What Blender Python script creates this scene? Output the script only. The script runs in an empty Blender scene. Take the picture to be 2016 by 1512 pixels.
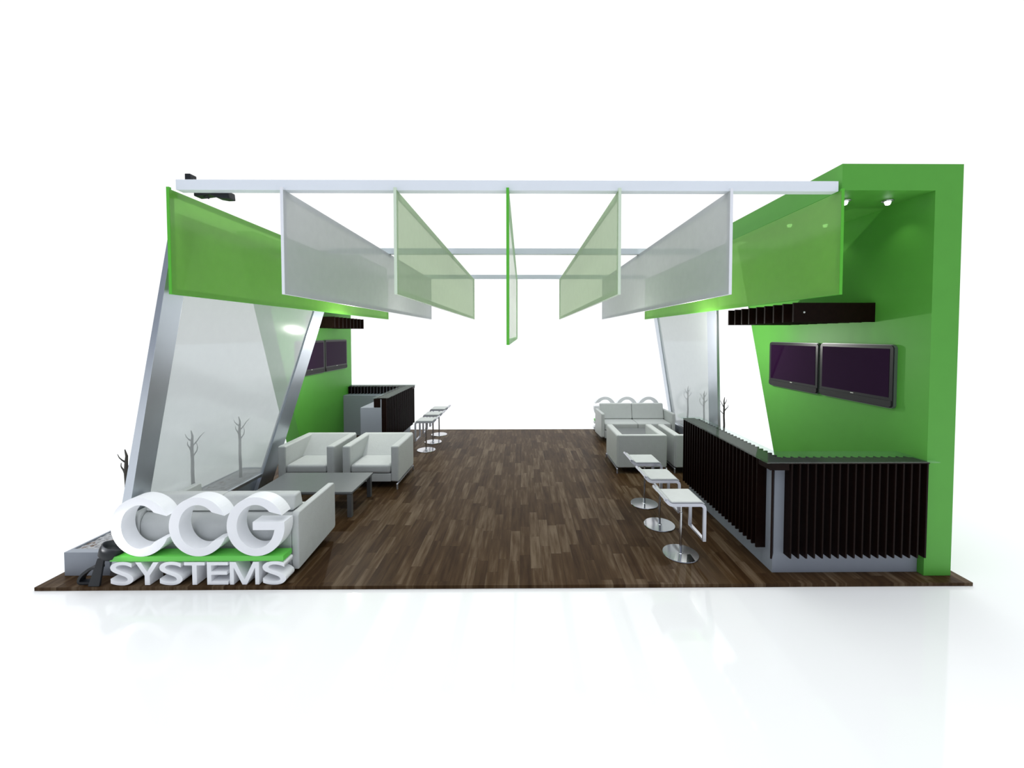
import bpy, bmesh, math, random
from mathutils import Vector, Matrix
random.seed(7)
S = bpy.context.scene
C = S.collection
PI = math.pi

# ---------------------------------------------------------------- helpers
def sock(n, name):
    return n.inputs[name]

def mat(name, base, rough=0.5, metal=0.0, spec=0.5, noise=0.0, nscale=20.0, bump=0.0, bscale=60.0, coat=0.0):
    m = bpy.data.materials.new(name); m.use_nodes = True
    nt = m.node_tree; b = nt.nodes['Principled BSDF']
    b.inputs['Base Color'].default_value = (*base, 1)
    b.inputs['Roughness'].default_value = rough
    b.inputs['Metallic'].default_value = metal
    b.inputs['Specular IOR Level'].default_value = spec
    b.inputs['Coat Weight'].default_value = coat
    tc = nt.nodes.new('ShaderNodeTexCoord')
    if noise > 0:
        n = nt.nodes.new('ShaderNodeTexNoise'); n.inputs['Scale'].default_value = nscale; n.inputs['Detail'].default_value = 4
        mx = nt.nodes.new('ShaderNodeMix'); mx.data_type = 'RGBA'
        nt.links.new(tc.outputs['Object'], n.inputs['Vector'])
        nt.links.new(n.outputs['Fac'], mx.inputs[0])
        mx.inputs[6].default_value = (*[c*(1-noise) for c in base], 1)
        mx.inputs[7].default_value = (*[min(1, c*(1+noise)) for c in base], 1)
        nt.links.new(mx.outputs[2], b.inputs['Base Color'])
    if bump > 0:
        n2 = nt.nodes.new('ShaderNodeTexNoise'); n2.inputs['Scale'].default_value = bscale; n2.inputs['Detail'].default_value = 3
        bp = nt.nodes.new('ShaderNodeBump'); bp.inputs['Strength'].default_value = bump; bp.inputs['Distance'].default_value = 0.01
        nt.links.new(tc.outputs['Object'], n2.inputs['Vector'])
        nt.links.new(n2.outputs['Fac'], bp.inputs['Height']); nt.links.new(bp.outputs[0], b.inputs['Normal'])
    return m

def skin_mat(name, col, trans, tint, gloss=0.06, rough=0.15, noise=0.06):
    """thin sheet: part see-through (tinted), part diffuse / translucent, a little gloss"""
    m = bpy.data.materials.new(name); m.use_nodes = True
    nt = m.node_tree; nt.nodes.clear()
    N = nt.nodes.new; L = nt.links.new
    out = N('ShaderNodeOutputMaterial')
    tr = N('ShaderNodeBsdfTransparent'); tr.inputs[0].default_value = (*tint, 1)
    df = N('ShaderNodeBsdfDiffuse'); tl = N('ShaderNodeBsdfTranslucent')
    tc = N('ShaderNodeTexCoord'); nz = N('ShaderNodeTexNoise'); nz.inputs['Scale'].default_value = 9; nz.inputs['Detail'].default_value = 6
    L(tc.outputs['Object'], nz.inputs['Vector'])
    mx = N('ShaderNodeMix'); mx.data_type = 'RGBA'
    mx.inputs[6].default_value = (*[c*(1-noise) for c in col], 1); mx.inputs[7].default_value = (*[min(1, c*(1+noise)) for c in col], 1)
    L(nz.outputs['Fac'], mx.inputs[0])
    L(mx.outputs[2], df.inputs[0]); L(mx.outputs[2], tl.inputs[0])
    a = N('ShaderNodeMixShader'); a.inputs[0].default_value = 0.4; L(df.outputs[0], a.inputs[1]); L(tl.outputs[0], a.inputs[2])
    b = N('ShaderNodeMixShader'); b.inputs[0].default_value = trans; L(a.outputs[0], b.inputs[1]); L(tr.outputs[0], b.inputs[2])
    g = N('ShaderNodeBsdfGlossy'); g.inputs['Roughness'].default_value = rough
    c = N('ShaderNodeMixShader'); c.inputs[0].default_value = gloss; L(b.outputs[0], c.inputs[1]); L(g.outputs[0], c.inputs[2])
    L(c.outputs[0], out.inputs[0])
    return m

def emis(name, col, strength):
    m = bpy.data.materials.new(name); m.use_nodes = True
    nt = m.node_tree; b = nt.nodes['Principled BSDF']
    b.inputs['Base Color'].default_value = (*col, 1)
    b.inputs['Emission Color'].default_value = (*col, 1); b.inputs['Emission Strength'].default_value = strength
    return m

def obj(name, bm, m, parent=None, loc=(0, 0, 0), smooth=False, bevel=0.0, seg=2, label=None):
    me = bpy.data.meshes.new(name); bmesh.ops.recalc_face_normals(bm, faces=bm.faces[:]); bm.to_mesh(me); bm.free()
    me.materials.append(m)
    o = bpy.data.objects.new(name, me); C.objects.link(o); o.location = loc
    if parent: o.parent = parent
    if bevel:
        md = o.modifiers.new('bevel', 'BEVEL'); md.width = bevel; md.segments = seg; md.limit_method = 'ANGLE'; md.angle_limit = 0.6
        md.harden_normals = False
        smooth = True
    if smooth:
        for p in me.polygons: p.use_smooth = True
        if bevel:
            w = o.modifiers.new('wn', 'WEIGHTED_NORMAL')
    if label: o['label'] = label
    return o

def box(bm, x0, x1, y0, y1, z0, z1):
    vs = [bm.verts.new(p) for p in ((x0,y0,z0),(x1,y0,z0),(x1,y1,z0),(x0,y1,z0),(x0,y0,z1),(x1,y0,z1),(x1,y1,z1),(x0,y1,z1))]
    for f in ((0,3,2,1),(4,5,6,7),(0,1,5,4),(1,2,6,5),(2,3,7,6),(3,0,4,7)): bm.faces.new([vs[i] for i in f])
    return bm

def hexa(bm, pts):   # 8 points: bottom loop 4, top loop 4
    vs = [bm.verts.new(p) for p in pts]
    for f in ((0,3,2,1),(4,5,6,7),(0,1,5,4),(1,2,6,5),(2,3,7,6),(3,0,4,7)): bm.faces.new([vs[i] for i in f])
    return bm

def B(*a):
    return box(bmesh.new(), *a)

def prism(bm, poly, axis, a, b):
    """extrude a closed 2D polygon along an axis between a and b"""
    def P(u, v, w):
        return {'x': (w, u, v), 'y': (u, w, v), 'z': (u, v, w)}[axis]
    v0 = [bm.verts.new(P(u, v, a)) for u, v in poly]; v1 = [bm.verts.new(P(u, v, b)) for u, v in poly]
    n = len(poly)
    bm.faces.new(v0); bm.faces.new(v1[::-1])
    for i in range(n): bm.faces.new((v0[i], v1[i], v1[(i+1) % n], v0[(i+1) % n]))
    return bm

def lathe(bm, prof, seg=40, c=(0, 0)):
    rings = []
    for r, z in prof:
        if r < 1e-5: rings.append([bm.verts.new((c[0], c[1], z))])
        else: rings.append([bm.verts.new((c[0]+r*math.cos(2*PI*i/seg), c[1]+r*math.sin(2*PI*i/seg), z)) for i in range(seg)])
    for a, b in zip(rings, rings[1:]):
        for i in range(seg):
            j = (i+1) % seg
            if len(a) == 1 and len(b) == 1: continue
            if len(a) == 1: bm.faces.new((a[0], b[i], b[j]))
            elif len(b) == 1: bm.faces.new((a[i], a[j], b[0]))
            else: bm.faces.new((a[i], a[j], b[j], b[i]))
    return bm

def tube(bm, pts, rad, seg=8, close=False):
    pts = [Vector(p) for p in pts]; n = len(pts)
    if not isinstance(rad, (list, tuple)): rad = [rad]*n
    rings = []; prev = None
    for i, p in enumerate(pts):
        if close: t = (pts[(i+1) % n]-pts[i-1])
        else: t = (pts[min(i+1, n-1)]-pts[max(i-1, 0)])
        t.normalize()
        if prev is None:
            a = t.orthogonal().normalized()
        else:
            a = (prev - t*prev.dot(t)).normalized()
        prev = a; b = t.cross(a)
        rings.append([bm.verts.new(p+(a*math.cos(2*PI*k/seg)+b*math.sin(2*PI*k/seg))*rad[i]) for k in range(seg)])
    m = n if close else n-1
    for i in range(m):
        A, D = rings[i], rings[(i+1) % n]
        for k in range(seg): bm.faces.new((A[k], A[(k+1) % seg], D[(k+1) % seg], D[k]))
    if not close: bm.faces.new(rings[0][::-1]); bm.faces.new(rings[-1])
    return bm

def bar(bm, pts, w, t, side):
    """flat bar following pts; w = width along vector side, t = thickness across it"""
    pts = [Vector(p) for p in pts]; side = Vector(side).normalized(); n = len(pts); rings = []
    for i, p in enumerate(pts):
        tg = (pts[min(i+1, n-1)]-pts[max(i-1, 0)]).normalized(); nr = tg.cross(side).normalized()
        rings.append([bm.verts.new(p+side*w/2*a+nr*t/2*b) for a, b in ((-1,-1),(1,-1),(1,1),(-1,1))])
    for A, D in zip(rings, rings[1:]):
        for k in range(4): bm.faces.new((A[k], A[(k+1) % 4], D[(k+1) % 4], D[k]))
    bm.faces.new(rings[0][::-1]); bm.faces.new(rings[-1])
    return bm

def rounded(pts, r, seg=6):
    """round the inner corners of an open polyline"""
    pts = [Vector(p) for p in pts]; out = [pts[0]]
    for i in range(1, len(pts)-1):
        a, b, c = pts[i-1], pts[i], pts[i+1]
        d1 = (a-b); d2 = (c-b); rr = min(r, d1.length*.45, d2.length*.45)
        p1 = b+d1.normalized()*rr; p2 = b+d2.normalized()*rr
        for k in range(seg+1):
            t = k/seg
            out.append((p1*(1-t)+b*t)*(1-t)+(b*(1-t)+p2*t)*t)
    out.append(pts[-1]); return out

def thing(name, label, cat, loc=(0, 0, 0), rz=0, group=None):
    o = bpy.data.objects.new(name, None); C.objects.link(o); o.empty_display_size = .1
    o.location = loc; o.rotation_euler = (0, 0, rz)
    o['label'] = label; o['category'] = cat
    if group: o['group'] = group
    return o

def tag(o, label, cat, group=None, kind=None):
    o['label'] = label; o['category'] = cat
    if group: o['group'] = group
    if kind: o['kind'] = kind
    return o

def struct(o, label=None, cat='structure'):
    o['kind'] = 'structure'
    if label: o['label'] = label; o['category'] = cat
    return o

def dup(o, loc=None, rz=None, label=None, parent=None):
    c = o.copy(); C.objects.link(c)
    if parent: c.parent = parent
    if loc is not None: c.location = loc
    if rz is not None: c.rotation_euler = (0, 0, rz)
    if label: c['label'] = label
    for ch in list(o.children): dup(ch, parent=c)
    return c

def opp(o, label, dx=0, dy=0):
    """the same thing on the opposite side of the stand (half a turn about its centre)"""
    l = o.location
    return dup(o, (-l.x+dx, -l.y+dy, l.z), o.rotation_euler.z+PI, label)

# ---------------------------------------------------------------- materials
M = {}
M['green'] = mat('green_paint', (.098, .375, .050), .5, noise=.05, nscale=6, spec=.3)
M['greenframe'] = mat('green_lacquer', (.10, .50, .035), .4, noise=.02)
M['greensign'] = mat('green_plate', (.13, .60, .08), .45, noise=.02)
M['alu'] = mat('brushed_aluminium', (.54, .58, .63), .30, metal=.85, noise=.05, nscale=4)
M['beam'] = mat('beam_metal', (.84, .89, .95), .4, noise=.03, nscale=2)
M['leather'] = mat('white_leather', (.52, .54, .535), .5, noise=.06, nscale=14, bump=.12, bscale=45)
M['wenge'] = mat('dark_wood', (.0085, .0032, .0022), .45, noise=.5, nscale=30, spec=.08)
M['body'] = mat('white_laminate', (.28, .305, .35), .45, noise=.02, spec=.2)
M['planter'] = mat('planter_white', (.29, .315, .355), .5, noise=.03, spec=.2)
M['sign'] = mat('sign_white', (.88, .89, .92), .45, noise=.01)
M['chrome'] = mat('chrome', (.62, .63, .66), .16, metal=1.0)
M['steel'] = mat('satin_steel', (.55, .56, .62), .3, metal=.7)
M['table'] = mat('grey_lacquer', (.15, .16, .165), .35, noise=.08, nscale=10)
M['tableleg'] = mat('grey_metal', (.13, .135, .14), .4, metal=.4)
M['black'] = mat('black_metal', (.016, .018, .021), .45, noise=.1, spec=.3)
M['tvframe'] = mat('tv_plastic', (.022, .023, .023), .35, spec=.2)
M['tvbar'] = mat('tv_speaker_grille', (.034, .034, .035), .6, noise=.2, nscale=200, spec=.2)
M['tvscreen'] = mat('tv_screen', (.021, .005, .026), .04, spec=.03)
M['tvedge'] = mat('tv_silver_edge', (.16, .18, .17), .35, metal=.4)
M['logo'] = mat('pale_badge', (.6, .6, .55), .4)
M['bark'] = mat('dry_bark', (.06, .052, .042), .8, noise=.3, nscale=40, bump=.5, bscale=60)
M['bulb'] = emis('lamp_glow', (.85, .85, .9), 5)
M['ring'] = mat('lamp_ring', (.5, .52, .5), .25, metal=.8)
M['pin'] = mat('steel_pin', (.8, .8, .8), .3, metal=.2)
M['sk_green'] = skin_mat('green_film', (.30, .64, .13), .30, (.62, .92, .50))
M['sk_grey'] = skin_mat('grey_film', (.64, .66, .67), .28, (.92, .92, .92))
M['sk_pale'] = skin_mat('pale_green_film', (.46, .545, .42), .55, (.86, .94, .80))
M['sk_white'] = skin_mat('white_film', (.85, .9, .82), .67, (.96, .98, .95))
M['glass'] = skin_mat('frosted_pane', (.52, .55, .56), .34, (.80, .84, .83), gloss=.12, rough=.13, noise=.04)
M['glasstop'] = skin_mat('glass_top', (.5, .6, .56), .965, (.93, .98, .955), gloss=.06, rough=.02, noise=0)

def gravel_mat():
    m = bpy.data.materials.new('gravel'); m.use_nodes = True; nt = m.node_tree; N = nt.nodes.new; L = nt.links.new
    b = nt.nodes['Principled BSDF']; b.inputs['Roughness'].default_value = .8
    tc = N('ShaderNodeTexCoord'); v = N('ShaderNodeTexVoronoi'); v.inputs['Scale'].default_value = 38
    L(tc.outputs['Object'], v.inputs['Vector'])
    r = N('ShaderNodeValToRGB'); e = r.color_ramp.elements
    e[0].position = 0; e[0].color = (.30, .30, .30, 1); e[1].position = 1; e[1].color = (.52, .53, .54, 1)
    x = e.new(.12); x.color = (.20, .12, .07, 1); x = e.new(.2); x.color = (.36, .36, .37, 1)
    s = N('ShaderNodeSeparateColor'); L(v.outputs['Color'], s.inputs[0]); L(s.outputs[0], r.inputs[0]); L(r.outputs[0], b.inputs['Base Color'])
    bp = N('ShaderNodeBump'); bp.invert = True; bp.inputs['Strength'].default_value = .9; bp.inputs['Distance'].default_value = .02
    L(v.outputs['Distance'], bp.inputs['Height']); L(bp.outputs[0], b.inputs['Normal'])
    return m
M['gravel'] = gravel_mat()

def plank_mat():
    m = bpy.data.materials.new('plank_floor'); m.use_nodes = True; nt = m.node_tree; N = nt.nodes.new; L = nt.links.new
    b = nt.nodes['Principled BSDF']
    tc = N('ShaderNodeTexCoord'); sp = N('ShaderNodeSeparateXYZ'); L(tc.outputs['Object'], sp.inputs[0])
    def MA(op, a, b_=None):
        n = N('ShaderNodeMath'); n.operation = op
        for i, v in enumerate((a, b_)):
            if v is None: continue
            if isinstance(v, (int, float)): n.inputs[i].default_value = v
            else: L(v, n.inputs[i])
        return n.outputs[0]
    rx = MA('DIVIDE', sp.outputs[0], .115); row = MA('FLOOR', rx)
    wn = N('ShaderNodeTexWhiteNoise'); wn.noise_dimensions = '1D'; L(row, wn.inputs['W'])
    u = MA('ADD', MA('DIVIDE', sp.outputs[1], .66), MA('MULTIPLY', wn.outputs['Value'], 7.3)); col = MA('FLOOR', u)
    cb = N('ShaderNodeCombineXYZ'); L(row, cb.inputs[0]); L(col, cb.inputs[1])
    w2 = N('ShaderNodeTexWhiteNoise'); w2.noise_dimensions = '2D'; L(cb.outputs[0], w2.inputs['Vector'])
    # streaky grain along the plank, shifted per plank
    mp = N('ShaderNodeMapping'); mp.inputs['Scale'].default_value = (22, 2.0, 1)
    off = N('ShaderNodeCombineXYZ'); L(MA('MULTIPLY', w2.outputs['Value'], 50), off.inputs[1]); L(MA('MULTIPLY', w2.outputs['Value'], 20), off.inputs[2])
    va = N('ShaderNodeVectorMath'); va.operation = 'ADD'; L(tc.outputs['Object'], va.inputs[0]); L(off.outputs[0], va.inputs[1]); L(va.outputs[0], mp.inputs[0])
    nz = N('ShaderNodeTexNoise'); nz.inputs['Scale'].default_value = 1; nz.inputs['Detail'].default_value = 5; L(mp.outputs[0], nz.inputs['Vector'])
    f = MA('ADD', MA('MULTIPLY', w2.outputs['Value'], .55), MA('MULTIPLY', nz.outputs['Fac'], 1.5)); f = MA('SUBTRACT', f, .55)
    r = N('ShaderNodeValToRGB'); e = r.color_ramp.elements
    e[0].position = .05; e[0].color = (.030, .0145, .0055, 1); e[1].position = .95; e[1].color = (.130, .092, .058, 1)
    x = e.new(.5); x.color = (.058, .0325, .0145, 1)
    L(f, r.inputs[0])
    # thin dark joints
    fx = MA('FRACT', rx); fy = MA('FRACT', u)
    j = MA('MINIMUM', MA('MULTIPLY', MA('MINIMUM', fx, MA('SUBTRACT', 1, fx)), 28), MA('MULTIPLY', MA('MINIMUM', fy, MA('SUBTRACT', 1, fy)), 160)); j = MA('MINIMUM', j, 1)
    j = MA('ADD', MA('MULTIPLY', j, .35), .65)
    mx = N('ShaderNodeMix'); mx.data_type = 'RGBA'; mx.blend_type = 'MULTIPLY'; mx.inputs[0].default_value = 1
    L(r.outputs[0], mx.inputs[6]); cc = N('ShaderNodeCombineXYZ'); [L(j, cc.inputs[i]) for i in range(3)]; L(cc.outputs[0], mx.inputs[7])
    L(mx.outputs[2], b.inputs['Base Color'])
    b.inputs['Roughness'].default_value = .40; b.inputs['Specular IOR Level'].default_value = .05
    return m
M['plank'] = plank_mat()

def ground_mat():
    m = bpy.data.materials.new('white_gloss_ground'); m.use_nodes = True; nt = m.node_tree; nt.nodes.clear(); N = nt.nodes.new; L = nt.links.new
    out = N('ShaderNodeOutputMaterial'); d = N('ShaderNodeBsdfDiffuse'); g = N('ShaderNodeBsdfGlossy')
    tc = N('ShaderNodeTexCoord'); nz = N('ShaderNodeTexNoise'); nz.inputs['Scale'].default_value = 1.5; L(tc.outputs['Object'], nz.inputs['Vector'])
    mx = N('ShaderNodeMix'); mx.data_type = 'RGBA'; mx.inputs[6].default_value = (.90, .90, .90, 1); mx.inputs[7].default_value = (.91, .91, .91, 1)
    L(nz.outputs['Fac'], mx.inputs[0]); L(mx.outputs[2], d.inputs[0])
    g.inputs['Roughness'].default_value = .06
    s = N('ShaderNodeMixShader'); s.inputs[0].default_value = .10
    L(d.outputs[0], s.inputs[1]); L(g.outputs[0], s.inputs[2]); L(s.outputs[0], out.inputs[0])
    return m

# ---------------------------------------------------------------- setting
W2, D2 = 4.58, 3.22
g = obj('ground', B(-90, 90, -30, 150, -.16, -.035), ground_mat()); struct(g, 'white glossy ground the stand is built on', 'ground')
fl = obj('floor', B(-W2, W2, -D2, D2, -.034, 0), M['plank']); struct(fl, 'dark brown wooden plank platform of the stand', 'floor')

def green_wall():
    bm = bmesh.new()
    # side wall with a back edge that leans, seen in profile (y, z), thickness in x
    def ys(z): return -.86+.335*z
    zt, zc, y0 = 4.116, 3.86, -3.105
    prism(bm, [(y0, .002), (ys(0), .002), (ys(zt), zt), (y0, zt)], 'x', 4.205, 4.48)
    box(bm, 3.28, 4.205, y0, -.95, zc, zt)
    return bm
w1 = obj('wall_right', green_wall(), M['green']); struct(w1, 'green wall with canopy on the right, slanted back edge', 'wall')
w2 = dup(w1, (0, 0, 0), PI); w2.name = 'wall_left'; struct(w2, 'green wall at the far left behind the dark slatted counter', 'wall')

# ---------------------------------------------------------------- ceiling beams and panels
for i, (y0, y1, lb) in enumerate(((-3.10, -3.01, 'long pale blue metal beam across the front, nearest of three'),
                                  (-.045, .045, 'long pale metal beam across the middle, second of three'),
                                  (3.01, 3.10, 'long pale metal beam across the back, farthest of three'))):
    tag(obj('ceiling_beam', B(-3.22, 3.25, y0, y1, 3.85, 3.95), M['beam'], bevel=.004), lb, 'beam', 'cross beams carrying the panels')

def make_panel(k, frame_m, skin_m, zb, label):
    t = .027; b = .055; y0, y1, zt = -3.13, 3.13, 3.868; zu = 3.848
    x = k*1.091
    p = thing('hanging_panel', label, 'panel', (x, 0, zb), 0, 'panels hung side by side under the beams')
    h = zu-zb; hh = zt-zb
    bm = bmesh.new()
    prism(bm, [(y0, 0), (y1, 0), (y1, b), (y0, b)], 'x', -t/2, t/2)
    prism(bm, [(y0, h-b), (y1, h-b), (y1, h), (y0, h)], 'x', -t/2, t/2)
    prism(bm, [(y0, b), (y0+b, b), (y0+b, h-b), (y0, h-b)], 'x', -t/2, t/2)
    prism(bm, [(y1-b, b), (y1, b), (y1, h-b), (y1-b, h-b)], 'x', -t/2, t/2)
    # little lugs standing up in front of and behind the outer beams
    box(bm, -t/2, t/2, y0, y0+.026, h, hh); box(bm, -t/2, t/2, y1-.026, y1, h, hh)
    obj('frame', bm, frame_m, p)
    bm = bmesh.new()
    for sx in (-t/2-.0012, t/2+.0012):
        vs = [bm.verts.new(q) for q in ((sx, y0+.004, .003), (sx, y1-.004, .003), (sx, y1-.004, h-.002), (sx, y0+.004, h-.002))]
        bm.faces.new(vs)
    obj('film', bm, skin_m, p)
    return p
M['wframe'] = mat('white_panel_frame', (.88, .90, .95), .45, noise=.02)
M['pframe'] = mat('pale_green_panel_frame', (.70, .82, .66), .45, noise=.02)
zb = 2.837
make_panel(-3, M['greenframe'], M['sk_green'], zb, 'leftmost hanging panel, solid green film in a green frame')
make_panel(-2, M['wframe'], M['sk_grey'], zb, 'grey hanging panel second from left, beside the left green one')
make_panel(-1, M['pframe'], M['sk_pale'], zb, 'pale green see-through hanging panel left of the centre one')
make_panel(0, M['greenframe'], M['sk_white'], 2.342, 'centre hanging panel seen edge-on, bright green frame, hangs lowest')
make_panel(1, M['pframe'], M['sk_pale'], zb, 'pale green see-through hanging panel right of the centre one')
make_panel(2, M['wframe'], M['sk_grey'], zb, 'grey hanging panel second from right, beside the right green one')
make_panel(3, M['greenframe'], M['sk_green'], zb, 'rightmost hanging panel, solid green film in a green frame')

# ---------------------------------------------------------------- leaning glass screens
def make_screen(label):
    t = thing('leaning_glass_screen', label, 'glass screen', (-3.94, -1.8, 0), 0, 'leaning framed glass screens')
    ox, oy = -3.94, -1.8
    def xi(z): return -3.941+.1715*z-ox
    zt = 3.84
    def post(name, yn0, yn1, yf0, yf1, tk0, tk1, z0=.001, z1=3.66):
        def ly(a, b, z): return a+(b-a)*z/zt-oy
        P = []
        for z in (z0, z1):
            tk = tk0+(tk1-tk0)*z/zt; n = ly(yn0, yn1, z); f = ly(yf0, yf1, z); x = xi(z)
            P += [(x-tk, n, z), (x, n, z), (x, f, z), (x-tk, f, z)]
        obj(name, hexa(bmesh.new(), P), M['alu'], t, bevel=.003)
    post('post', -3.046, -2.985, -2.843, -2.735, .098, .045)
    post('post', -.965, .185, -.590, .520, .055, .04)
    # rails between the posts
    for z0, z1 in ((.245, .29), (3.55, 3.66)):
        P = []
        for z in (z0, z1):
            n = -2.843+(.108)*z/zt-oy; f = -.965+1.15*z/zt-oy; x = xi(z)
            P += [(x-.05, n+.001, z), (x-.004, n+.001, z), (x-.004, f-.001, z), (x-.05, f-.001, z)]
        obj('rail', hexa(bmesh.new(), P), M['alu'], t)
    P = []
    for z in (.29, 3.55):
        n = -2.843+(.108)*z/zt-oy; f = -.965+1.15*z/zt-oy; x = xi(z)-.02
        P += [(x, n, z), (x, f, z)]
    bm = bmesh.new(); v = [bm.verts.new(p) for p in P]; bm.faces.new((v[0], v[1], v[3], v[2]))
    obj('glass_pane', bm, M['glass'], t)
    return t
sc = make_screen('large leaning metal frame with frosted glass at left beside the armchairs')
opp(sc, 'farther leaning metal frame with frosted glass, right of the back sofa')

# ---------------------------------------------------------------- planters, trees
def make_planter(label):
    x0, x1, y0, y1 = -4.50, -4.045, -3.032, -.42
    cx, cy = (x0+x1)/2, (y0+y1)/2
    t = thing('planter', label, 'planter', (cx, cy, 0), 0, 'long low planters of gravel')
    a, b = x0-cx, x1-cx; c, d = y0-cy, y1-cy; r = .02
    bm = bmesh.new()
    box(bm, a, b, c, d, .001, .20); box(bm, a, b, c, c+.07, .2, .24); box(bm, a, b, d-.05, d, .2, .24)
    box(bm, a, a+r, c+.07, d-.05, .2, .24); box(bm, b-r, b, c+.07, d-.05, .2, .24)
    obj('box', bm, M['planter'], t)
    bm = bmesh.new(); nx, ny = 24, 130; G = []
    for i in range(nx+1):
        row = []
        for j in range(ny+1):
            row.append(bm.verts.new((a+r+(b-a-2*r)*i/nx, c+.07+(d-c-.12)*j/ny, .226+random.uniform(-.007, .009))))
        G.append(row)
    for i in range(nx):
        for j in range(ny): bm.faces.new((G[i][j], G[i+1][j], G[i+1][j+1], G[i][j+1]))
    gv = obj('gravel', bm, M['gravel'], t); gv['kind'] = 'stuff'
    return t
pl = make_planter('long white planter box of grey gravel at the front left edge')
opp(pl, 'long white planter box of gravel behind the right counter', 0, .12)

def make_tree(loc, label):
    t = thing('bare_tree', label, 'tree', loc, 0, 'bare saplings in the planters')
    h = 1.0  # z measured from the gravel at .225 ; world top 1.175
    z = lambda w: w-.225
    tr = bmesh.new()
    pts = [(.0, 0, z(.226)), (.004, 0, z(.4)), (-.004, .003, z(.6)), (.003, 0, z(.78)), (0, -.003, z(.92)), (.003, 0, z(1.03)), (.006, .004, z(1.10)), (-.008, 0, z(1.175))]
    tube(tr, pts, [.021, .020, .019, .018, .018, .015, .012, .005], 8)
    obj('trunk', tr, M['bark'], t, smooth=True)
    for br, rr in (([(-.01, .0, z(.90)), (-.04, .01, z(.945)), (-.062, .015, z(.965)), (-.072, .016, z(.985)), (-.072, .02, z(1.02))], .010),
                   ([(-.008, 0, z(1.035)), (-.03, -.012, z(1.06)), (-.052, -.02, z(1.09)), (-.066, -.024, z(1.13))], .009),
                   ([(.01, 0, z(.83)), (.04, -.012, z(.86)), (.08, -.02, z(.91)), (.092, -.022, z(.96)), (.082, -.02, z(1.00)), (.055, -.016, z(1.03))], .009),
                   ([(.01, 0, z(.97)), (.045, .02, z(1.02)), (.085, .035, z(1.09)), (.13, .045, z(1.14))], .0085)):
        n = len(br)
        obj('branch', tube(bmesh.new(), br, [rr*(1-.72*i/(n-1)) for i in range(n)], 6), M['bark'], t, smooth=True)
    return t
tr1 = make_tree((-4.25, -2.63, .225), 'bare tree poking out left of the leaning frame, nearest the front')
dup(tr1, (-4.25, -1.75, .225), 0, 'larger of the two bare trees seen behind the near glass screen')
dup(tr1, (-4.25, -.86, .225), 0, 'bare tree behind the near glass screen, farther one close to its far post')
dup(tr1, (4.25, 2.79, .225), PI, 'left of the two bare trees behind the far glass screen')
dup(tr1, (4.25, 1.91, .225), PI, 'right of the two bare trees behind the far glass screen')
dup(tr1, (4.25, 1.01, .225), PI, 'bare tree standing clear against white, right of the far glass screen')

# ---------------------------------------------------------------- counters
def make_counter(label):
    ox, oy = 3.4, -2.2
    t = thing('reception_counter', label, 'counter', (ox, oy, 0), 0, 'dark slatted counters')
    def BB(bm, x0, x1, y0, y1, z0, z1): return box(bm, x0-ox, x1-ox, y0-oy, y1-oy, z0, z1)
    XI, YI = 2.705, -3.036
    bm = bmesh.new()
    prism(bm, [(p[0]-ox, p[1]-oy) for p in ((XI, YI), (4.203, YI), (4.203, -2.62), (3.13, -2.62), (3.13, -.99), (XI, -.99))], 'z', .001, .975)
    obj('body', bm, M['body'], t)
    bm = bmesh.new()
    prism(bm, [(p[0]-ox, p[1]-oy) for p in ((XI, YI), (4.203, YI), (4.203, YI+.02), (XI+.02, YI+.02), (XI+.02, -.99), (XI, -.99))], 'z', .975, 1.145)
    obj('upright_panel', bm, M['body'], t)
    # hooked slats: outer blade, short inner blade, joined over the upright
    def slat_side(y):     # profile in (x, z), extruded in y
        pr = [(XI-.10, .2), (XI-.001, .2), (XI-.001, 1.146), (XI+.022, 1.146), (XI+.022, .98), (XI+.155, .98), (XI+.155, 1.155), (XI-.10, 1.155)]
        return prism(bmesh.new(), [(x-ox, z) for x, z in pr], 'y', y-oy-.008, y-oy+.008)
    def slat_front(x):
        pr = [(YI-.10, .2), (YI-.001, .2), (YI-.001, 1.146), (YI+.022, 1.146), (YI+.022, .98), (YI+.155, .98), (YI+.155, 1.155), (YI-.10, 1.155)]
        return prism(bmesh.new(), [(y-oy, z) for y, z in pr], 'x', x-ox-.008, x-ox+.008)
    n = 25
    for i in range(n): obj('slat', slat_side(-2.91+i*(1.91/(n-1))), M['wenge'], t)
    for i in range(18): obj('slat', slat_front(2.825+i*(1.36/17)), M['wenge'], t)
    # corner slat on the diagonal
    d = Vector((-.075, -.098)); nrm = Vector((-d.y, d.x)).normalized()*.008
    a = Vector((XI-ox-.001, YI-oy-.001)); b = a+d
    obj('slat', prism(bmesh.new(), [tuple(a+nrm), tuple(b+nrm), tuple(b-nrm), tuple(a-nrm)], 'z', .2, 1.09), M['wenge'], t)
    # dark cap board lying on the slats under the glass
    def LL(a, b, z0, z1, xe=4.203, ye=-.985):
        return prism(bmesh.new(), [(p[0]-ox, p[1]-oy) for p in ((XI-a, YI-a), (xe, YI-a), (xe, YI+b), (XI+b, YI+b), (XI+b, ye), (XI-a, ye))], 'z', z0, z1)
    obj('cap_board', LL(.101, .075, 1.1555, 1.168), M['wenge'], t)
    obj('corner_cap', LL(.094, -.002, 1.092, 1.155, 2.80, -2.925), M['wenge'], t)
    gl = bmesh.new()
    prism(gl, [(p[0]-ox, p[1]-oy) for p in ((2.56, -3.155), (4.285, -3.155), (4.285, -3.112), (4.198, -3.112), (4.198, -2.78), (2.875, -2.78), (2.875, -.965), (2.56, -.965))], 'z', 1.1695, 1.181)
    obj('glass_top', gl, M['glasstop'], t)
    return t
ct = make_counter('L-shaped dark slatted counter at front right with a glass top')
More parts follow.
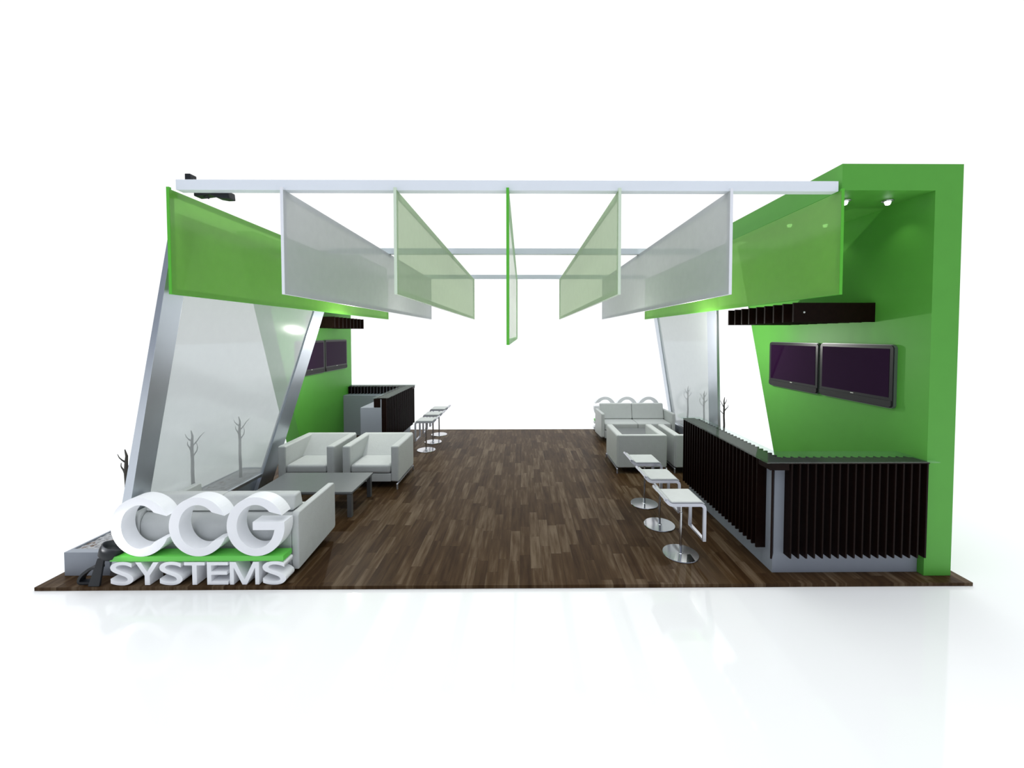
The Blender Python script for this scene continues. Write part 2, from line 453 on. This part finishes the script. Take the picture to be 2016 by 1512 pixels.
opp(ct, 'L-shaped dark slatted counter at back left, seen from its white inner side')

# ---------------------------------------------------------------- slatted shelves over the screens
def make_shelf(name_label, xin, loc, rz):
    t = thing('slatted_canopy_shelf', name_label, 'shelf', loc, rz, 'dark slatted shelves over the screens')
    w = 4.203-xin
    for i in range(9):
        obj('slat', B(-w, 0, i*.18-.012, i*.18+.012, 0, .222), M['wenge'], t)
    obj('rail', B(-.025, -.001, .013, 8*.18-.013, .02, .20), M['wenge'], t)
    bm = bmesh.new(); bmesh.ops.create_uvsphere(bm, u_segments=12, v_segments=8, radius=.011)
    obj('pin', bm, M['pin'], t, (-w+.12, -.014, .112), smooth=True)
    return t
make_shelf('dark wooden slatted shelf above the two large screens on the right', 3.26, (4.203, -2.46, 2.588), 0)
make_shelf('dark wooden slatted shelf above the screens at back left', 3.63, (-4.203, 2.46, 2.588), PI)

# ---------------------------------------------------------------- televisions
def make_tv(loc, rz, label):
    t = thing('television', label, 'television', loc, rz, 'wall-mounted flat televisions')
    # local: screen faces -x, width along y
    w, h = 1.072, .70
    def rr(w, h, r, cut=0.0, n=5):
        P = []
        for cx, cz, a0 in ((w/2-r, h/2-r, 0), (-w/2+r, h/2-r, PI/2), (-w/2+r, -h/2+r, PI), (w/2-r, -h/2+r, 1.5*PI)):
            for k in range(n+1): P.append((cx+r*math.cos(a0+PI/2*k/n), cz+r*math.sin(a0+PI/2*k/n)))
        return P
    obj('back_shell', prism(bmesh.new(), rr(w, h, .045), 'x', -.030, 0), M['tvedge'], t)
    bz = obj('bezel', prism(bmesh.new(), rr(w-.012, h-.012, .042), 'x', -.043, -.030), M['tvframe'], t)
    obj('screen', B(-.046, -.0431, -.487, .487, -.23, .305), M['tvscreen'], t)
    P = [(-.50, -.335), (.50, -.335), (.523, -.32), (.523, -.265), (-.523, -.265), (-.523, -.32)]
    obj('speaker_bar', prism(bmesh.new(), P, 'x', -.052, -.0431), M['tvbar'], t)
    obj('badge', B(-.0455, -.0431, -.022, .022, -.253, -.242), M['logo'], bz)
    return t
tv = make_tv((4.204, -2.225, 1.983), 0, 'nearer of the two dark televisions on the right green wall')
dup(tv, (4.204, -1.122, 1.978), 0, 'farther, left-hand television on the right green wall')
dup(tv, (-4.204, 2.225, 1.983), PI, 'television at back left, the one nearer the wall edge')
dup(tv, (-4.204, 1.122, 1.978), PI, 'television at back left, partly hidden by the leaning metal post')

# ---------------------------------------------------------------- canopy downlights
def make_downlight(loc, label):
    t = thing('downlight', label, 'lamp', loc, 0, 'round downlights in the green canopies')
    obj('ring', lathe(bmesh.new(), [(.030, -.002), (.050, -.001), (.055, -.008), (.050, -.016), (.036, -.020), (.030, -.012), (.030, -.002)], 28), M['ring'], t, smooth=True)
    bm = lathe(bmesh.new(), [(0, -.055), (.018, -.050), (.026, -.034), (.028, -.012), (.020, -.004)], 20)
    obj('bulb', bm, M['bulb'], t, smooth=True)
    return t
dl = make_downlight((3.995, -2.82, 3.86), 'round downlight under the right canopy, nearest the wall')
dup(dl, (3.54, -2.82, 3.86), 0, 'round downlight under the right canopy, half hidden by the green panel')
dup(dl, (3.995, -1.95, 3.86), 0, 'round downlight deeper under the right canopy, behind the green panel')
dup(dl, (3.54, -1.95, 3.86), 0, 'inner downlight deeper under the right canopy, behind the green panel')
def spot(name, loc, target, power, size, blend=.6, col=(1, .97, .9), r=.03):
    l = bpy.data.lights.new(name, 'SPOT'); l.energy = power; l.spot_size = size; l.spot_blend = blend; l.color = col; l.shadow_soft_size = r
    o = bpy.data.objects.new(name, l); C.objects.link(o); o.location = loc
    o.rotation_euler = (Vector(target)-Vector(loc)).to_track_quat('-Z', 'Y').to_euler()
    return o

# ---------------------------------------------------------------- bar stools
def make_stool(loc, rz, label):
    t = thing('bar_stool', label, 'stool', loc, rz, 'white bar stools with round steel feet')
    obj('base_plate', lathe(bmesh.new(), [(0, .001), (.19, .001), (.193, .006), (.19, .012), (.03, .016), (.026, .02), (0, .02)], 56), M['chrome'], t, smooth=False)
    cl = obj('column', lathe(bmesh.new(), [(0, .016), (.0155, .016), (.0155, .46), (.018, .462), (.018, .475), (.012, .477), (.012, .621), (0, .621)], 20), M['chrome'], t, smooth=False)
    # bent flat-bar frame: lip on the low side (-x), seat, down to the foot rail (+x)
    zs = .632; hw = .18
    prof = [(-.245, .692), (-.190, zs), (.178, zs), (.178, .255)]
    for s in (-1, 1):
        path = rounded([(x, s*hw, z) for x, z in prof], .05, 6)
        obj('side_bar', bar(bmesh.new(), path, .022, .034, (0, 1, 0)), M['steel'], t)
    obj('foot_rest', B(.162, .195, -hw-.011, hw+.011, .238, .260), M['steel'], t)
    obj('lip_bar', bar(bmesh.new(), [(-.245, -hw-.011, .692), (-.245, hw+.011, .692)], .030, .020, (.7, 0, -.7)), M['steel'], t)
    bm = bmesh.new()
    pr = [(x-.026, z-.034) for x, z in [(-.205, .722), (-.195, .715), (-.15, .684), (.17, .684), (.205, .668), (.209, .676), (.178, .700), (-.148, .700), (-.19, .732)]]
    prism(bm, pr, 'y', -hw+.0, hw-.0)
    obj('seat_pad', bm, M['leather'], t, bevel=.004)
    obj('lever', tube(bmesh.new(), [(0, .014, .605), (-.05, .10, .585), (-.07, .15, .58)], .006, 8), M['black'], cl)
    return t
st = make_stool((1.903, -2.682, 0), 0, 'white bar stool nearest the camera, in front of the right counter')
dup(st, (1.899, -2.005, 0), 0, 'middle of the three white bar stools beside the right counter')
dup(st, (1.901, -1.363, 0), 0, 'farthest of the three white bar stools beside the right counter')
dup(st, (-1.903, 2.682, 0), PI, 'farthest bar stool of the three at the back left counter')
dup(st, (-1.899, 2.005, 0), PI, 'middle bar stool of the three at the back left counter')
dup(st, (-1.901, 1.363, 0), PI, 'nearest bar stool of the three at the back left counter')

# ---------------------------------------------------------------- armchairs
def make_armchair(loc, rz, label):
    t = thing('armchair', label, 'armchair', loc, rz, 'white cube armchairs')
    w, d = .447, .45; zt = .685; z0 = .105
    # local front is -y
    for s in (-1, 1):
        x0, x1 = (w-.125, w) if s > 0 else (-w, -w+.125)
        bm = bmesh.new()
        prism(bm, [(-d, z0), (d-.02, z0), (d-.02, zt-.004), (-d, zt-.004)], 'x', x0, x1)
        # inner face flares out towards the top front
        obj('arm', bm, M['leather'], t, bevel=.028, seg=4)
    bm = bmesh.new()
    prism(bm, [(d, z0), (d, zt), (d-.075, zt), (d-.40, .375), (d-.40, z0)], 'x', -w+.02, w-.02)
    obj('backrest', bm, M['leather'], t, bevel=.018, seg=3)
    obj('base', B(-w+.125, w-.125, -d+.01, d-.405, z0, .235), M['leather'], t, bevel=.01)
    obj('seat_cushion', B(-w+.130, w-.130, -d-.005, d-.36, .238, .385), M['leather'], t, bevel=.045, seg=4)
    for s in (-1, 1):
        x = s*(w-.012)
        obj('skid', bar(bmesh.new(), rounded([(x, -d-.035, .003), (x, -d-.035, .088), (x, d-.02, .086), (x, d-.02, .003)], .012, 3), .022, .016, (1, 0, 0)), M['steel'], t)
    return t
ch = make_armchair((-2.273, -.305, 0), 0, 'white cube armchair on the left, the one next to the walkway')
dup(ch, (-3.292, -.305, 0), 0, 'white cube armchair on the left, the one against the glass screen')
dup(ch, (2.245, .335, 0), PI, 'white cube armchair at back right seen from behind, beside the walkway')
dup(ch, (3.262, .335, 0), PI, 'white cube armchair at back right, mostly hidden by the dark counter')

# ---------------------------------------------------------------- coffee tables
def make_table(loc, label):
    t = thing('coffee_table', label, 'table', loc, 0, 'low grey coffee tables')
    a, b = .655, .375
    obj('tabletop', B(-a, a, -b, b, .325, .352), M['table'], t, bevel=.003)
    for sx in (-1, 1):
        for sy in (-1, 1):
            cx, cy = sx*(a-.045), sy*(b-.04)
            obj('leg', B(cx-.028, cx+.028, cy-.028, cy+.028, .001, .325), M['tableleg'], t)
    obj('apron', B(-a+.03, a-.03, -b+.03, b-.03, .300, .324), M['tableleg'], t)
    return t
tb = make_table((-2.785, -1.395, 0), 'low grey coffee table between the near sofa and the armchairs')
dup(tb, (2.785, 1.45, 0), PI, 'low grey coffee table at back right, glimpsed over the armchair')

# ---------------------------------------------------------------- sofas
def make_sofa(loc, rz, label):
    t = thing('sofa', label, 'sofa', loc, rz, 'white two-seat sofas')
    w = .84; d = .40        # local: back at -y, front at +y
    for s in (-1, 1):
        x0, x1 = (w-.075, w) if s > 0 else (-w, -w+.075)
        obj('arm', prism(bmesh.new(), [(-d, .05), (d-.02, .105), (d, .13), (d, .64), (d-.03, .66), (-d+.03, .64), (-d, .61)], 'x', x0, x1), M['leather'], t, bevel=.016, seg=3)
    obj('base', B(-w+.078, w-.078, -d+.09, d-.02, .09, .27), M['leather'], t, bevel=.012)
    # back shell with a rounded upper edge
    pr = [(-d+.005, .08), (-d+.005, .50)] + [(-d+.095-.09*math.cos(a), .50+.12*math.sin(a)) for a in [PI/2*k/6 for k in range(1, 7)]] + [(-d+.15, .62), (-d+.15, .08)]
    obj('back_shell', prism(bmesh.new(), pr, 'x', -w+.078, w-.078), M['leather'], t, bevel=.01)
    hw = w-.08
    for s in (-1, 1):
        x0, x1 = (.002, hw) if s > 0 else (-hw, -.002)
        obj('seat_cushion', B(x0, x1, -d+.24, d-.01, .272, .43), M['leather'], t, bevel=.03, seg=4)
        bm = bmesh.new()
        prism(bm, [(-d+.155, .435), (-d+.30, .435), (-d+.21, .79), (-d+.10, .785), (-d+.06, .63), (-d+.155, .625)], 'x', x0, x1)
        obj('back_cushion', bm, M['leather'], t, bevel=.022, seg=4)
        obj('skid', bar(bmesh.new(), [(s*(w-.18), -d+.12, .003), (s*(w-.18), -d+.12, .088)], .05, .03, (1, 0, 0)), M['steel'], t)
        obj('skid', bar(bmesh.new(), [(s*(w-.18), d-.1, .003), (s*(w-.18), d-.1, .088)], .05, .03, (1, 0, 0)), M['steel'], t)
    return t
sf = make_sofa((-2.975, -2.63, 0), 0, 'white two-seat sofa at front left, seen from behind the sign')
dup(sf, (2.77, 2.33, 0), PI, 'white two-seat sofa at back right, facing the camera')

# ---------------------------------------------------------------- signs
def ring_letter(bm, cx, cz, a0o, a1o, a0i, a1i, y0, y1, n=56, Rx=.280, Rz=.290, rx=.183, rz=.215):
    out, inn = [], []
    for k in range(n+1):
        f = k/n
        ao = math.radians(a0o+(a1o-a0o)*f); ai = math.radians(a0i+(a1i-a0i)*f)
        out.append((cx+Rx*math.cos(ao), cz+Rz*math.sin(ao))); inn.append((cx+rx*math.cos(ai), cz+rz*math.sin(ai)))
    V = [[bm.verts.new((p[0], y, p[1])) for p in arr] for y in (y0, y1) for arr in (out, inn)]
    of, inf_, ob, ib = V
    for k in range(n):
        bm.faces.new((of[k], of[k+1], inf_[k+1], inf_[k])); bm.faces.new((ob[k], ib[k], ib[k+1], ob[k+1]))
        bm.faces.new((of[k], ob[k], ob[k+1], of[k+1])); bm.faces.new((inf_[k], inf_[k+1], ib[k+1], ib[k]))
    bm.faces.new((of[0], inf_[0], ib[0], ob[0])); bm.faces.new((of[n], ob[n], ib[n], inf_[n]))
    return bm

def glyph_mesh(ch, x0, x1, z0, z1, y0, y1):
    cu = bpy.data.curves.new('letter', 'FONT'); cu.body = ch; cu.extrude = .5; cu.offset = .004; cu.resolution_u = 8
    o = bpy.data.objects.new('tmp', cu); C.objects.link(o)
    dg = bpy.context.evaluated_depsgraph_get(); me = bpy.data.meshes.new_from_object(o.evaluated_get(dg))
    bpy.data.objects.remove(o); bpy.data.curves.remove(cu)
    xs = [v.co.x for v in me.vertices]; ys = [v.co.y for v in me.vertices]; zs = [v.co.z for v in me.vertices]
    ax, bx, ay, by, az, bz = min(xs), max(xs), min(ys), max(ys), min(zs), max(zs)
    for v in me.vertices:
        x, y, z = v.co
        v.co = (x0+(x-ax)/(bx-ax)*(x1-x0), y1+(z-az)/(bz-az)*(y0-y1), z0+(y-ay)/(by-ay)*(z1-z0))
    me.name = 'letter'; me.materials.clear(); me.materials.append(M['sign'])
    return me

def make_sign(loc, rz, label):
    ox = -3.017
    t = thing('logo_sign', label, 'sign', loc, rz, 'standing three-dimensional company signs')
    y0, y1 = -.075, .07
    cz = .578
    for cx in (-3.568, -3.010):
        obj('letter', ring_letter(bmesh.new(), cx-ox, cz, 22, 338, 42, 318, y0, y1), M['sign'], t)
    bm = ring_letter(bmesh.new(), -2.452-ox, cz, 23, 369, 43, 350, y0, y1)
    box(bm, -2.48-ox, -2.176-ox, y0+.0006, y1-.0006, .545, .624)
    obj('letter', bm, M['sign'], t)
    obj('shelf_plate', B(-3.868-ox, -2.19-ox, y0, y1, .240, .288), M['greensign'], t, label='bright green plate between the two lines of letters')
    def X(u): return -3.868+(u-78)/(1815-78)*(1.702)-ox
    for c, a, b in (('S', 78, 305), ('Y', 328, 555), ('S', 563, 790), ('T', 808, 1010), ('E', 1033, 1240), ('M', 1258, 1548), ('S', 1583, 1815)):
        G = {'T': [(0, 1), (0, .86), (.39, .86), (.39, 0), (.61, 0), (.61, .86), (1, .86), (1, 1)],
             'E': [(0, 0), (0, 1), (1, 1), (1, .86), (.2, .86), (.2, .58), (.95, .58), (.95, .44), (.2, .44), (.2, .14), (1, .14), (1, 0)],
             'M': [(0, 0), (0, 1), (.20, 1), (.5, .22), (.80, 1), (1, 1), (1, 0), (.865, 0), (.865, .76), (.575, 0), (.425, 0), (.135, .76), (.135, 0)],
             'Y': [(.39, 0), (.39, .42), (0, 1), (.235, 1), (.5, .58), (.765, 1), (1, 1), (.61, .42), (.61, 0)]}.get(c)
        if G:
            obj('letter', prism(bmesh.new(), [(X(a)+(X(b)-X(a))*u, .006+.224*v) for u, v in G], 'y', y0, y1), M['sign'], t); continue
        me = glyph_mesh(c, X(a), X(b), .003, .236, y0, y1)
        o = bpy.data.objects.new('letter', me); C.objects.link(o); o.parent = t
    return t
sg = make_sign((-3.017, -3.125, 0), 0, 'white letters CCG over SYSTEMS at front left, green plate between')
dup(sg, (2.81, 3.125, 0), PI, 'white letter tops rising behind the back right sofa')

# ---------------------------------------------------------------- black spotlights
def floor_spot():
    t = thing('floor_spotlight', 'black floor spotlight leaning beside the front left sign', 'spotlight', (-3.99, -3.16, 0))
    # head: open can tilted towards the sign
    bm = lathe(bmesh.new(), [(0, -.08), (.05, -.08), (.085, -.05), (.098, 0), (.098, .05), (.090, .05), (.088, .0), (.06, -.04), (0, -.045)], 32)
    rot = Matrix.Translation((.095, .01, .325)) @ Matrix.Rotation(math.radians(24), 4, 'Y') @ Matrix.Rotation(math.radians(-12), 4, 'X')
    bmesh.ops.transform(bm, matrix=rot, verts=bm.verts)
    obj('head', bm, M['black'], t, smooth=True)
    # broad flat leg
    bm = hexa(bmesh.new(), [(-.085, -.055, .002), (.025, -.055, .002), (.025, -.035, .002), (-.085, -.035, .002), (.0, -.04, .27), (.065, -.04, .27), (.065, -.02, .27), (.0, -.02, .27)])
    obj('leg', bm, M['black'], t, bevel=.004)
    path = rounded([(.0, .0, .165), (-.085, .0, .165), (-.165, .0, .105), (-.20, .0, .06), (-.205, .0, .018), (-.05, .0, .018)], .02, 4)
    obj('handle', bar(bmesh.new(), path, .06, .024, (.0, 1, 0)), M['black'], t)
    return t
floor_spot()

def beam_spot():
    t = thing('beam_spotlight', 'black spotlight bracket hooked over the left end of the front beam', 'spotlight', (-3.05, -2.94, 3.745))
    path = rounded([(-.155, 0, .29), (-.13, 0, .235), (-.07, 0, .15), (.02, 0, .10)], .03, 4)
    obj('arm', bar(bmesh.new(), path, .05, .055, (0, 1, 0)), M['black'], t)
    obj('hook', B(-.17, -.115, -.055, .03, .215, .305), M['black'], t, bevel=.008)
    bm = bmesh.new()
    prism(bm, [(-.09, .135), (.255, .135), (.262, .062), (.20, .060), (.13, .072), (.07, .10), (-.02, .088), (-.09, .082)], 'y', -.05, .05)
    obj('head', bm, M['black'], t, bevel=.01)
    return t
beam_spot()

# ---------------------------------------------------------------- light
for x, y in ((3.995, -2.82), (3.54, -2.82), (3.995, -1.95), (3.54, -1.95)):
    spot('downlight_beam', (x, y, 3.79), (x+.15 if x > 3.8 else x+.3, y, 0), 3, math.radians(100), .8)
for sx in (-1, 1):
    l = bpy.data.lights.new('stand_lamp', 'POINT'); l.energy = 66; l.color = (1, .98, .94); l.shadow_soft_size = .004
    o = bpy.data.objects.new('stand_lamp', l); C.objects.link(o); o.location = (sx*3.03, -sx*.35, 2.36)
spot('sign_spot_beam', (-3.93, -3.30, .42), (-3.35, -2.95, .62), 12, math.radians(110), .9, (1, 1, 1), .04)

w = bpy.data.worlds.new('world'); S.world = w; w.use_nodes = True; nt = w.node_tree; nt.nodes.clear(); N = nt.nodes.new; L = nt.links.new
out = N('ShaderNodeOutputWorld'); bg = N('ShaderNodeBackground'); tc = N('ShaderNodeTexCoord'); sp = N('ShaderNodeSeparateXYZ')
L(tc.outputs['Generated'], sp.inputs[0])
# studio surround: bright white behind the stand and overhead, dimmer cool side behind the viewer
r = N('ShaderNodeValToRGB'); e = r.color_ramp.elements
mr = N('ShaderNodeMapRange'); mr.inputs['From Min'].default_value = -1; mr.inputs['From Max'].default_value = 1; L(sp.outputs[1], mr.inputs['Value']); L(mr.outputs[0], r.inputs[0])
x = e.new(.42); x.color = (.34, .36, .40, 1)
e = sorted(e, key=lambda q: q.position); e = [e[0], e[-1]]
e[0].position = .1; e[0].color = (.21, .235, .30, 1); e[1].position = .74; e[1].color = (1, 1, 1, 1)
up = N('ShaderNodeMapRange'); up.inputs['From Min'].default_value = .45; up.inputs['From Max'].default_value = 1; up.inputs['To Min'].default_value = 0; up.inputs['To Max'].default_value = 1
L(sp.outputs[2], up.inputs['Value'])
mx = N('ShaderNodeMix'); mx.data_type = 'RGBA'; L(up.outputs[0], mx.inputs[0]); L(r.outputs[0], mx.inputs[6]); mx.inputs[7].default_value = (2.1, 2.15, 2.2, 1)
L(mx.outputs[2], bg.inputs[0]); bg.inputs[1].default_value = 1.06; L(bg.outputs[0], out.inputs[0])

# ---------------------------------------------------------------- camera
f, px, py = 784.996, 1035.16, 683.90
yaw, pitch, roll = .0079, .0310, -.0003
fw = Vector((math.sin(yaw)*math.cos(pitch), math.cos(yaw)*math.cos(pitch), -math.sin(pitch)))
rt = Vector((math.cos(yaw), -math.sin(yaw), 0)); up_ = rt.cross(fw)
r2 = rt*math.cos(roll)+up_*math.sin(roll); u2 = -rt*math.sin(roll)+up_*math.cos(roll)
cam = bpy.data.cameras.new('camera'); co = bpy.data.objects.new('camera', cam); C.objects.link(co)
co.matrix_world = Matrix(((r2.x, u2.x, -fw.x, .1447), (r2.y, u2.y, -fw.y, -7.0398), (r2.z, u2.z, -fw.z, 2.44), (0, 0, 0, 1)))
cam.sensor_width = 36; cam.sensor_fit = 'HORIZONTAL'; cam.lens = f/2016*36
cam.shift_x = (1008-px)/2016; cam.shift_y = (py-756)/2016
cam.clip_end = 500
S.camera = co
S.view_settings.view_transform = 'Standard'; S.view_settings.look = 'None'; S.view_settings.exposure = 0; S.view_settings.gamma = 1
S.view_settings.use_curve_mapping = False
S.cycles.max_bounces = 8; S.cycles.transparent_max_bounces = 16
